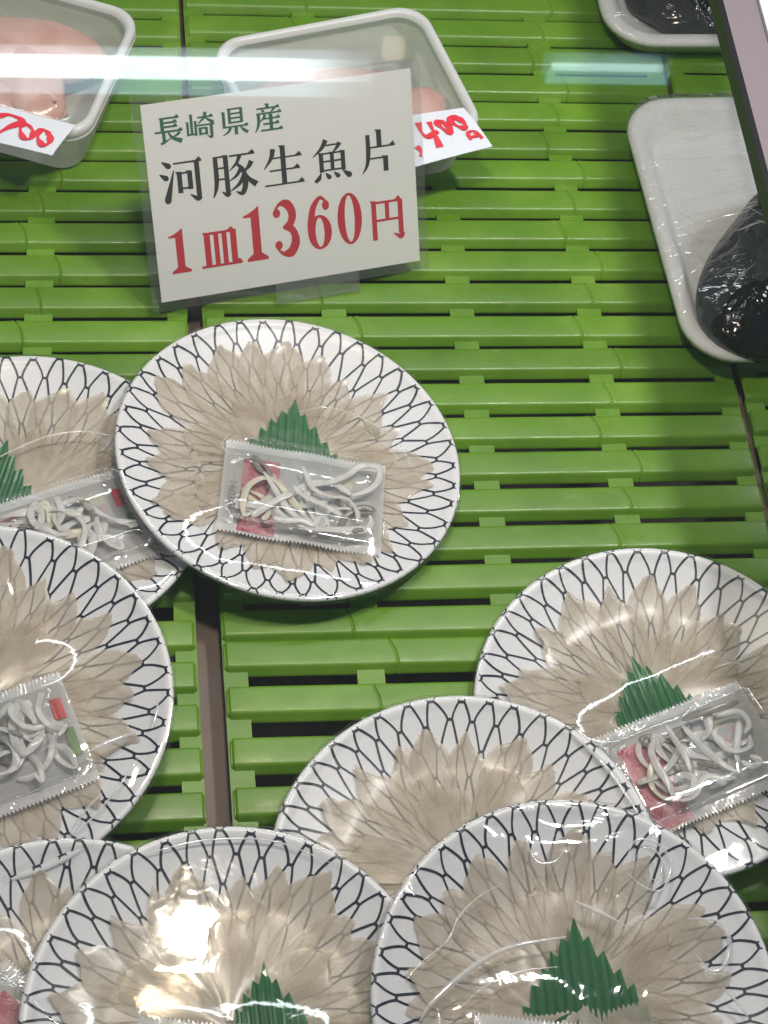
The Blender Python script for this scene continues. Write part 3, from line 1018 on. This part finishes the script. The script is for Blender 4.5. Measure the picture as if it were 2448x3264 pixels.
def g_cho(i):
    i.V(30, 6, 58); i.H(30, 7, 90); i.H(30, 23, 82); i.H(30, 38, 82); i.H(2, 55, 99)
    i.V(33, 55, 92, i.b * 0.9); i.S([(20, 97), (34, 92), (58, 80)], [9, 9, 2]); i.S([(48, 56), (62, 78), (95, 95)], [4, 10, 17]); i.S([(90, 61), (78, 71), (64, 76)], [11, 8, 3])


def g_saki(i):
    i.V(19, 8, 80, i.b * .85); i.V(5, 34, 84, i.b * .75); i.V(33, 34, 86, i.b * .75); i.H(4, 80, 33, serif=False)
    i.H(42, 21, 96); i.S([(70, 3), (68, 18), (56, 32), (42, 44)], [12, 11, 7, 3]); i.S([(70, 24), (80, 33), (97, 44)], [4, 9, 12])
    i.H(38, 50, 99); i.V(48, 60, 86, i.b * .8); i.H(48, 61, 70, serif=False); i.V(70, 60, 86, i.b * .8); i.H(48, 82, 70, serif=False); i.V(88, 50, 94, i.b * .9); i.S([(92, 95), (84, 97), (72, 90)], [7, 8, 2])


def g_ken(i):
    i.V(33, 4, 57, i.b * .9); i.V(76, 4, 57, i.b * .9); i.H(33, 5, 76, serif=False); i.H(33, 22, 76, serif=False); i.H(33, 38, 76, serif=False); i.H(33, 54, 76, serif=False)
    i.V(12, 14, 71, i.b * .9); i.H(8, 69, 98); i.V(54, 69, 99); i.S([(34, 72), (26, 86), (6, 97)], [11, 9, 3]); i.S([(70, 72), (80, 83), (96, 96)], [4, 10, 13])


def g_san(i):
    i.V(50, 2, 15); i.H(12, 16, 92); i.D((28, 19), (36, 30), 10); i.S([(76, 18), (68, 25), (62, 32)], [10, 7, 3]); i.H(10, 34, 98)
    i.S([(17, 34), (17, 62), (11, 84), (2, 99)], [11, 11, 8, 3]); i.S([(40, 38), (35, 50), (22, 62)], [11, 9, 3]); i.H(34, 53, 92); i.V(60, 40, 93); i.H(32, 72, 88); i.H(22, 94, 99)


def g_ka(i):
    i.D((8, 6), (27, 22), 12); i.D((1, 33), (19, 48), 12); i.S([(34, 28), (24, 62), (16, 88)], [3, 7, 12, 15]); i.ball(15, 92, 8, 9)
    i.H(34, 13, 99); i.V(46, 34, 80); i.H(46, 36, 70, serif=False); i.V(70, 34, 74); i.H(46, 70, 70, serif=False); i.V(88, 14, 92); i.S([(92, 92), (84, 97), (68, 86)], [10, 12, 2])


def g_ton(i):
    i.S([(11, 8), (11, 55), (8, 80), (1, 99)], [10, 11, 9, 3]); i.V(34, 9, 93, i.b * .95); i.H(11, 10, 34, serif=False); i.H(11, 35, 34, serif=False); i.H(11, 60, 34, serif=False); i.S([(38, 92), (32, 97), (20, 88)], [8, 10, 2])
    i.H(42, 11, 99); i.S([(66, 12), (58, 28), (41, 44)], [9, 7, 2]); i.S([(56, 27), (72, 48), (74, 78), (66, 97), (52, 92)], [5, 11, 13, 11, 2])
    i.S([(66, 42), (56, 56), (40, 66)], [9, 7, 2]); i.S([(72, 58), (60, 76), (39, 90)], [10, 8, 2]); i.S([(91, 28), (84, 40), (72, 50)], [12, 9, 3]); i.S([(72, 46), (82, 66), (99, 82)], [3, 9, 14])


def g_sei(i):
    i.S([(28, 6), (22, 28), (3, 54)], [13, 10, 2]); i.H(20, 29, 96); i.V(51, 2, 94); i.H(16, 59, 90); i.H(2, 94, 99)


def g_gyo(i):
    i.S([(38, 1), (26, 20), (4, 38)], [13, 9, 2]); i.H(34, 14, 66, serif=False); i.S([(72, 11), (64, 22), (54, 32)], [12, 8, 3])
    i.V(24, 32, 77, i.b * .9); i.V(78, 32, 77, i.b * .9); i.H(24, 33, 80, serif=False); i.H(24, 52, 78, serif=False); i.H(24, 73, 78, serif=False); i.V(51, 32, 74, i.b * .8)
    i.S([(22, 78), (16, 90), (6, 98)], [3, 11, 9]); i.D((33, 79), (42, 95), 11); i.D((54, 79), (65, 94), 11); i.D((76, 78), (95, 96), 13)


def g_hen(i):
    i.S([(22, 8), (22, 50), (17, 78), (3, 99)], [12, 13, 10, 2]); i.V(54, 1, 39, i.b * 1.1); i.H(22, 39, 98); i.H(22, 65, 72, serif=False); i.V(70, 64, 98, i.b * 1.1)


def g_sara(i):
    i.H(12, 11, 84); i.V(18, 10, 92, 15); i.V(40, 13, 92, 12); i.V(60, 13, 92, 12); i.V(82, 10, 92, 15); i.H(0, 94, 99)


def g_en(i):
    i.V(12, 10, 99, 14); i.H(12, 13, 90); i.V(88, 13, 90, 14); i.S([(94, 88), (86, 97), (66, 88)], [12, 13, 2]); i.V(50, 14, 54, 12); i.H(12, 54, 86, serif=False)


def g_1(i):
    i.poly([(38, 12), (72, 0), (72, 92), (38, 92)]); i.S([(72, 1), (44, 13), (8, 17)], [4, 10, 3]); i.poly([(12, 95), (38, 86), (72, 86), (98, 95), (98, 100), (12, 100)])


def g_0(i):
    i.ring(50, 50, (48, 50), (19, 45))


def g_6(i):
    i.ring(52, 67, (46, 33), (17, 28)); i.S([(80, 8), (58, 2), (30, 22), (20, 52), (22, 74)], [6, 8, 20, 30, 26]); i.ball(80, 17, 14, 9.5)


def g_3(i):
    i.S([(12, 14), (34, 3), (62, 8), (76, 26), (62, 43), (38, 48)], [6, 8, 22, 30, 18, 4]); i.S([(38, 48), (70, 54), (82, 75), (64, 94), (34, 97), (12, 86)], [4, 18, 32, 22, 8, 5]); i.ball(18, 20, 14, 8.5); i.ball(18, 80, 14, 8.5)


TXT = [(g_cho, -68.4, 44.4, 17.2, 16.6, 'ink_green', 7.5, 13), (g_saki, -48.9, 44.6, 17.2, 16.4, 'ink_green', 6.5, 12), (g_ken, -28.1, 44.2, 17.0, 16.6, 'ink_green', 6.5, 12), (g_san, -7.5, 43.6, 17.6, 17.0, 'ink_green', 6.5, 12),
       (g_ka, -63.5, 13.6, 26.4, 27.4, 'ink_black', 4.2, 11.5), (g_ton, -31.3, 12.8, 27.6, 27.4, 'ink_black', 4.2, 11.5), (g_sei, -0.5, 12.8, 25.6, 25.4, 'ink_black', 4.2, 12.5), (g_gyo, 30.2, 12.0, 25.6, 26.2, 'ink_black', 4.2, 12), (g_hen, 60.0, 13.0, 22.6, 26.6, 'ink_black', 4.2, 13),
       (g_1, -69.4, -30.4, 14.0, 28.0, 'ink_red', 5, 15), (g_sara, -43.4, -32.2, 25.6, 25.0, 'ink_red', 6.5, 14), (g_1, -21.6, -27.0, 15.6, 34.4, 'ink_red', 5, 15), (g_3, -1.6, -26.5, 17.0, 34.0, 'ink_red', 5, 15), (g_6, 19.3, -26.7, 16.6, 33.4, 'ink_red', 5, 15), (g_0, 39.2, -26.7, 16.4, 33.2, 'ink_red', 5, 15), (g_en, 63.6, -29.8, 22.6, 28.0, 'ink_red', 5.5, 14)]
for fn, cx, cy, wd, ht, mt, t, b in TXT:
    ink = Ink(t, b)
    fn(ink)
    ink.build(cx, cy, wd, ht, M[mt], sign)
# clear clip foot that holds the card upright
v, f = box(-0.012, 0.042, -0.0735, -0.0600, 0.0018, 0.0034)
mk('clip_lip', v, f, M['tray'], sign, smooth=False)
v, f = box(-0.012, 0.042, -0.0735, -0.0715, -0.030, 0.0017)
mk('clip_foot', v, f, M['tray'], sign, smooth=False)

# ------------------------------------------------------------------ lidded tubs with pink fish, handwritten tags
def blob(rx, ry, rz, seed, n=26, m=16):
    rng = random.Random(seed)
    ph = [rng.uniform(0, 6.28) for _ in range(9)]
    vs = []
    for i in range(m):
        t = math.pi * i / (m - 1)
        for j in range(n):
            a = 2 * math.pi * j / n
            k = 1 + 0.10 * math.sin(2 * a + ph[0]) + 0.07 * math.sin(3 * a + ph[1] + 2 * t) + 0.05 * math.sin(5 * a + ph[2]) * math.sin(2 * t) + 0.06 * math.sin(3 * t + ph[3])
            x, y, z = math.sin(t) * math.cos(a), math.sin(t) * math.sin(a), math.cos(t)
            z = math.copysign(abs(z) ** 0.9, z)
            vs.append((x * rx * k, y * ry * k, z * rz * (1 + 0.12 * math.sin(3 * a + ph[5]) * math.sin(t))))
    return vs, grid_faces(m, n, True)


def make_tub(cx, cy, rot, label, body_label):
    W_, D_ = 0.150, 0.119
    mw = Matrix.Translation((cx, cy, 0)) @ Matrix.Rotation(RAD(rot), 4, 'Z')
    root = tag(empty('plastic_tub', mw), label, 'tub', 'lidded tubs of pink fish')

    def ring(ins, z, r=0.020):
        return [(x, y, z) for x, y in rrect(W_ - 2 * ins, D_ - 2 * ins, max(0.004, r - ins * 0.5), 7)]
    v, f = loft([ring(0.014, 0.0035), ring(0.011, 0.0006), ring(0.0085, 0.0025), ring(0.0030, 0.036), ring(0.0005, 0.0366), ring(0.0000, 0.0378), ring(0.0012, 0.0386), ring(0.0040, 0.0388)], True)
    mk('tub_body', v, f, M['tub'], root)
    v, f = loft([ring(0.0010, 0.0392), ring(0.0003, 0.0402), ring(0.0005, 0.0440), ring(0.0020, 0.0456), ring(0.0040, 0.0456), ring(0.0058, 0.0444), ring(0.0066, 0.0418)])
    mk('lid_rim', v, f, M['tub_rim'], root)
    v, f = loft([ring(0.0066, 0.0418), ring(0.0110, 0.0412), ring(0.0125, 0.0420), ring(0.0150, 0.0422)], False, True)
    mk('lid_panel', v, f, M['lid'], root)
    return mw


def rotated_centre(tr, rot, W_=0.150, D_=0.119):
    c, s = math.cos(RAD(rot)), math.sin(RAD(rot))
    return tr[0] - c * W_ / 2 + s * D_ / 2, tr[1] - s * W_ / 2 - c * D_ / 2


ca = rotated_centre((0.060, -0.046), -20)
mwA = make_tub(ca[0], ca[1], -20, 'lidded milky tub of pink fish at the top left, left of the sign', '')
cb = rotated_centre((0.2445, -0.0305), 15.4)
mwB = make_tub(cb[0], cb[1], 15.4, 'lidded milky tub of pink fish behind the price sign', '')
for mw, items in ((mwA, [((-0.004, 0.016, 0.023), (0.056, 0.030, 0.017), 8, 3, 'large pale pink skinned fish at the far side of the left tub'), ((0.022, -0.012, 0.024), (0.040, 0.023, 0.016), -48, 5, 'pink skinned fish with a grey spot at the right side of the left tub'), ((-0.006, -0.030, 0.022), (0.050, 0.020, 0.016), 4, 8, 'deep pink skinned fish beside the price tag in the left tub')]),
                  (mwB, [((-0.006, 0.008, 0.023), (0.050, 0.027, 0.017), -4, 11, 'deep pink skinned fish at the middle of the tub behind the sign'), ((0.032, -0.026, 0.023), (0.034, 0.022, 0.017), 28, 13, 'pale pink skinned fish by the tag in the tub behind the sign')])):
    for loc, rad, rz, sd, lab in items:
        v, f = blob(*rad, sd)
        o = mk('skinned_fish', v, f, M['flesh'])
        o.matrix_world = mw @ Matrix.Translation(loc) @ Matrix.Rotation(RAD(rz), 4, 'Z')
        tag(o, lab, 'fish', 'skinned fish in the tubs')
        if sd == 5:
            v, f = blob(0.0022, 0.0018, 0.0008, 2, 10, 6)
            e = mk('grey_spot', v, f, M['eye'], o)
            e.location = (0.026, 0.006, 0.0118)


def tag_sheet(corners, z_in, z_out, label, strokes, cat_grp='handwritten paper tags'):
    """corners: top-left, top-right, bottom-right, bottom-left in world xy"""
    tl, tr, br, bl = [np.array(c, float) for c in corners]

    def P(u, vv, lift=0.0):
        xy = (tl * (1 - u) + tr * u) * (1 - vv) + (bl * (1 - u) + br * u) * vv
        z = z_in * (1 - vv) + z_out * vv + 0.0016 * math.sin(u * 2.6) * vv - 0.004 * vv ** 2
        return (xy[0], xy[1], z + lift)
    nu, nv = 14, 8
    root = tag(empty('price_tag', Matrix.Translation(P(0.5, 0.0))), label, 'tag', cat_grp)
    o0 = np.array(P(0.5, 0.0))
    vs = [np.array(P(i / (nu - 1), j / (nv - 1))) - o0 for i in range(nu) for j in range(nv)]
    vs += [np.array(P(i / (nu - 1), j / (nv - 1), -0.00035)) - o0 for i in range(nu) for j in range(nv)]
    mk('paper', vs, grid_faces(nu, nv) + [tuple(reversed(q)) for q in grid_faces(nu, nv, off=nu * nv)], M['tagpaper'], root)
    for n, (pts, wd) in enumerate(strokes):
        Pp = catmull(pts, 7)
        vs, fs = [], []
        for i, p in enumerate(Pp):
            d = Pp[min(i + 1, len(Pp) - 1)] - Pp[max(i - 1, 0)]
            a3 = np.array(P(*p)) - o0
            d3 = np.array(P(p[0] + d[0] * 0.01, p[1] + d[1] * 0.01)) - np.array(P(*p))
            d3 /= np.linalg.norm(d3) + 1e-12
            s3 = np.cross(d3, (0, 0, 1))
            s3 /= np.linalg.norm(s3) + 1e-12
            w2 = wd / 2 * (0.8 + 0.35 * math.sin(i * 0.35 + n))
            up = np.array((0, 0, 0.0005 + n * 0.00002))
            vs += [a3 + s3 * w2 + up, a3 - s3 * w2 + up]
        for i in range(len(Pp) - 1):
            fs.append((2 * i, 2 * i + 1, 2 * i + 3, 2 * i + 2))
        mk('handwritten_figure', vs, fs, M['marker'], root)
    return root


def zero_stroke(cx, cy, rx, ry, sl=0.0):
    return [(cx + rx * math.cos(a) + sl * math.sin(a), cy + ry * math.sin(a)) for a in np.linspace(-1.2, 5.6, 10)]


tag_sheet([(-0.075, -0.120), (0.014, -0.149), (-0.001, -0.171), (-0.083, -0.147)], 0.0492, 0.0490, 'bluish white paper tag with red handwritten 2,700 hanging off the left tub',
          [([(0.20, 0.30), (0.28, 0.18), (0.34, 0.30), (0.24, 0.66), (0.18, 0.74), (0.30, 0.68), (0.40, 0.76)], 0.0042), ([(0.44, 0.72), (0.42, 0.84)], 0.003) if False else ([(0.44, 0.70), (0.445, 0.78), (0.43, 0.88)], 0.0030),
           ([(0.52, 0.30), (0.58, 0.20), (0.68, 0.30), (0.62, 0.55), (0.56, 0.86)], 0.0042), (zero_stroke(0.745, 0.56, 0.045, 0.20, 0.03), 0.0036), (zero_stroke(0.875, 0.60, 0.045, 0.20, 0.03), 0.0040)])
tag_sheet([(0.176, -0.146), (0.261, -0.129), (0.277, -0.158), (0.186, -0.190)], 0.0480, 0.0468, 'bluish white paper tag with red handwritten 2,400 yen behind the sign\'s right edge',
          [([(0.22, 0.30), (0.28, 0.18), (0.34, 0.30), (0.24, 0.66), (0.32, 0.64), (0.42, 0.70)], 0.0042), ([(0.50, 0.66), (0.51, 0.76), (0.49, 0.86)], 0.0034),
           ([(0.60, 0.20), (0.585, 0.42), (0.61, 0.52), (0.70, 0.46)], 0.0040), ([(0.68, 0.22), (0.665, 0.50), (0.65, 0.78)], 0.0044), (zero_stroke(0.765, 0.38, 0.028, 0.15, 0.02), 0.0042), (zero_stroke(0.875, 0.34, 0.038, 0.15, 0.02), 0.0042),
           ([(0.885, 0.78), (0.895, 0.62), (0.955, 0.62), (0.965, 0.80)], 0.0026), ([(0.90, 0.72), (0.955, 0.72), (0.93, 0.64)], 0.0020)])

# ------------------------------------------------------------------ foam trays with black fish
def foam_tray(cx, cy, rot, label, film_label, W_=0.150, D_=0.221):
    mw = Matrix.Translation((cx, cy, 0.0)) @ Matrix.Rotation(RAD(rot), 4, 'Z')

    def ring(ins, z, r=0.034):
        return [(x, y, z) for x, y in rrect(W_ - 2 * ins, D_ - 2 * ins, max(0.006, r - ins * 0.7), 8)]
    v, f = loft([ring(0.016, 0.0005), ring(0.013, 0.0005), ring(0.0025, 0.0165), ring(0.0002, 0.0185), ring(0.0008, 0.0212), ring(0.0035, 0.0226), ring(0.0085, 0.0222), ring(0.0120, 0.0195), ring(0.0185, 0.0075), ring(0.022, 0.0055)], True, True)
    o = mk('foam_tray', v, f, M['foam'])
    o.matrix_world = mw
    tag(o, label, 'tray', 'foam trays at the right')
    return mw, ring


def film_over(mw, W_, D_, lumps, label, seed):
    nx, ny = 46, 66
    vs = []
    rng = random.Random(seed)
    ph = [rng.uniform(0, 6.28) for _ in range(6)]
    base = rrect(W_ + 0.002, D_ + 0.002, 0.034, 8)
    n = len(base)
    rings = []
    m = 26
    for i in range(m):
        s = i / (m - 1)
        ring = []
        for j, (x, y) in enumerate(base):
            X, Y = x * s, y * s
            z = 0.0230
            for (lx, ly, rx, ry, rz, h) in lumps:
                c, s_ = math.cos(RAD(rz)), math.sin(RAD(rz))
                dx, dy = X - lx, Y - ly
                q = ((c * dx + s_ * dy) / rx) ** 2 + ((-s_ * dx + c * dy) / ry) ** 2
                z += max(0, h - 0.023) * math.exp(-q * 0.8) * min(1, (1 - s) * 6 + 0.02)
            z += 0.00035 * math.sin(40 * math.atan2(Y, X + 1e-9) + ph[0]) * s * s
            ring.append((X, Y, z))
        rings.append(ring)
    for ins, z in ((-0.0006, 0.0205), (0.0006, 0.0165), (0.008, 0.008)):
        rings.append([(x, y, z) for x, y in rrect(W_ - 2 * ins, D_ - 2 * ins, 0.034, 8)])
    rings = rings[1:]
    v, f = loft(rings)
    f.append(tuple(range(n)))
    o = mk('stretch_film', v, f, M['wrap_foam'])
    o.matrix_world = mw
    tag(o, label, 'film', 'stretch films over the foam trays')
    # whitish pleats across the tray, painted in for film highlights

    def zf(X, Y):
        z = 0.0234
        for (lx, ly, rx, ry, rz, h) in lumps:
            c, s_ = math.cos(RAD(rz)), math.sin(RAD(rz))
            q = ((c * (X - lx) + s_ * (Y - ly)) / rx) ** 2 + ((-s_ * (X - lx) + c * (Y - ly)) / ry) ** 2
            z += max(0, h - 0.023) * math.exp(-q * 0.8)
        return z
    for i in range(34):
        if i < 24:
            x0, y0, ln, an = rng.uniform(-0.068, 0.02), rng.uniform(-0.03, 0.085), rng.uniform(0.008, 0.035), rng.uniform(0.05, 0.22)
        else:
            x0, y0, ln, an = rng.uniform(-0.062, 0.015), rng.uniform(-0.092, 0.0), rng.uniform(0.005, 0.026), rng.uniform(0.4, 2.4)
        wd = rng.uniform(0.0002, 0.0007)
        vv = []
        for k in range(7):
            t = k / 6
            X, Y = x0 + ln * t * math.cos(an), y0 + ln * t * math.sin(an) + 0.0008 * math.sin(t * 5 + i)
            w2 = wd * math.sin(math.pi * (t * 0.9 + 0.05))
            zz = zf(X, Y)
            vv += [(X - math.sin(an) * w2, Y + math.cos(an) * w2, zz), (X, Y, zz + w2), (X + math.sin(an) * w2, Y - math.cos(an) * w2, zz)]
        mk('film_glint_pleat', vv, grid_faces(7, 3), M['fold_glint'], o)


mw1, _ = foam_tray(0.4555, -0.2000, 2.6, 'white foam tray with black fish, right of the sign under the metal bar', '')
v, f = blob(0.069, 0.040, 0.024, 21, 40, 22)
o = mk('black_fish', v, f, M['darkfish'])
o.matrix_world = mw1 @ Matrix.Translation((-0.008, -0.044, 0.025)) @ Matrix.Rotation(RAD(54), 4, 'Z')
tag(o, 'shiny black fish piece at the near end of the foam tray under the bar', 'fish', 'black fish in the foam trays')
film_over(mw1, 0.150, 0.221, [(-0.008, -0.044, 0.069, 0.044, 54, 0.053)], 'wrinkled stretch film over the foam tray under the metal bar', 4)
mw2, _ = foam_tray(0.4500, 0.0690, 1.5, 'white foam tray of dark fish cut off by the top edge, upper right', '')
v, f = blob(0.056, 0.046, 0.018, 27, 36, 20)
o = mk('black_fish', v, f, M['darkfish'])
o.matrix_world = mw2 @ Matrix.Translation((-0.004, -0.046, 0.018))
tag(o, 'dark fish piece in the foam tray at the top edge', 'fish', 'black fish in the foam trays')
film_over(mw2, 0.150, 0.221, [(-0.004, -0.046, 0.055, 0.045, 0, 0.038)], 'wrinkled stretch film over the foam tray at the top edge', 9)

# ------------------------------------------------------------------ metal divider bar over the right side
bar = tag(empty('divider_bar', Matrix.Translation((0.3925, -0.25, 0.17))), 'pinkish metal divider bar with dark edge across the upper right corner', 'bar')
v, f = box(0.0, 0.0036, -0.42, 0.5, -0.012, 0.0002)
mk('dark_gasket', v, f, M['rubber'], bar, smooth=False)
v, f = box(0.0038, 0.0245, -0.42, 0.5, -0.012, 0.0)
mk('metal_face', v, f, M['metal'], bar, smooth=False)
v, f = box(0.0247, 0.0258, -0.42, 0.5, -0.012, -0.002)
mk('groove', v, f, M['rubber'], bar, smooth=False)
v, f = box(0.0260, 0.085, -0.42, 0.5, -0.012, 0.001)
mk('enamel_face', v, f, M['white_metal'], bar, smooth=False)

# ------------------------------------------------------------------ front glass of the case and the ceiling lamps it mirrors
GN = Vector((0, -math.sin(RAD(40)), math.cos(RAD(40))))
GP = Vector((0.15, -0.58, 0.545))
ga = Vector((1, 0, 0))
gb = GN.cross(ga)
v, f = box(-0.6, 0.6, -0.42, 0.25, -0.003, 0.003)
gl = mk('glass_pane', v, f, M['pane'], smooth=False)
gl.matrix_world = Matrix(((ga.x, gb.x, GN.x, GP.x), (ga.y, gb.y, GN.y, GP.y), (ga.z, gb.z, GN.z, GP.z), (0, 0, 0, 1)))
tag(gl, 'sloping clear front glass of the display case, mirroring white tube lamps', 'glass')


def cyl(x0, x1, y, z, r, n=16):
    return loft([[(x, y + r * math.cos(2 * math.pi * i / n), z + r * math.sin(2 * math.pi * i / n)) for i in range(n)] for x in (x0, x1)], True, True)


def fixture(x0, x1, y_tube, r, y_ref0, y_ref1, mt, mr, label):
    root = tag(empty('tube_lamp', Matrix.Translation((x0, y_tube, 2.3))), label, 'lamp', 'tube lamps mirrored in the glass')
    v, f = cyl(0, x1 - x0, 0, 0, r)
    mk('tube', v, f, M[mt], root)
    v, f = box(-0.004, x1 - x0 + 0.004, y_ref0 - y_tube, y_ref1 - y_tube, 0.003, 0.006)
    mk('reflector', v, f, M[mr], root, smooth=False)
    v, f = box(-0.01, x1 - x0 + 0.01, y_ref0 - y_tube - 0.001, r + 0.004, 0.02, 0.05)
    mk('housing', v, f, M['white_metal'], root, smooth=False)


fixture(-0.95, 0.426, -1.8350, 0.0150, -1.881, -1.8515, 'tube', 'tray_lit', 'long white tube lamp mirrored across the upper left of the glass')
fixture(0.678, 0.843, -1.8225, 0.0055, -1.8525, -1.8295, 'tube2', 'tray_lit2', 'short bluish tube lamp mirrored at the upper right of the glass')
v, f = loft([[(x, y, z) for x, y in rrect(w_, w_, 0.006, 4)] for w_, z in ((0.020, -0.006), (0.030, 0.0), (0.030, 0.012))], True, True)
o = mk('warm_ceiling_lamp', v, f, M['bulb'])
o.location = (0.4555, -1.8015, 2.3)
tag(o, 'small warm square lamp mirrored above the sign\'s top right corner', 'lamp')
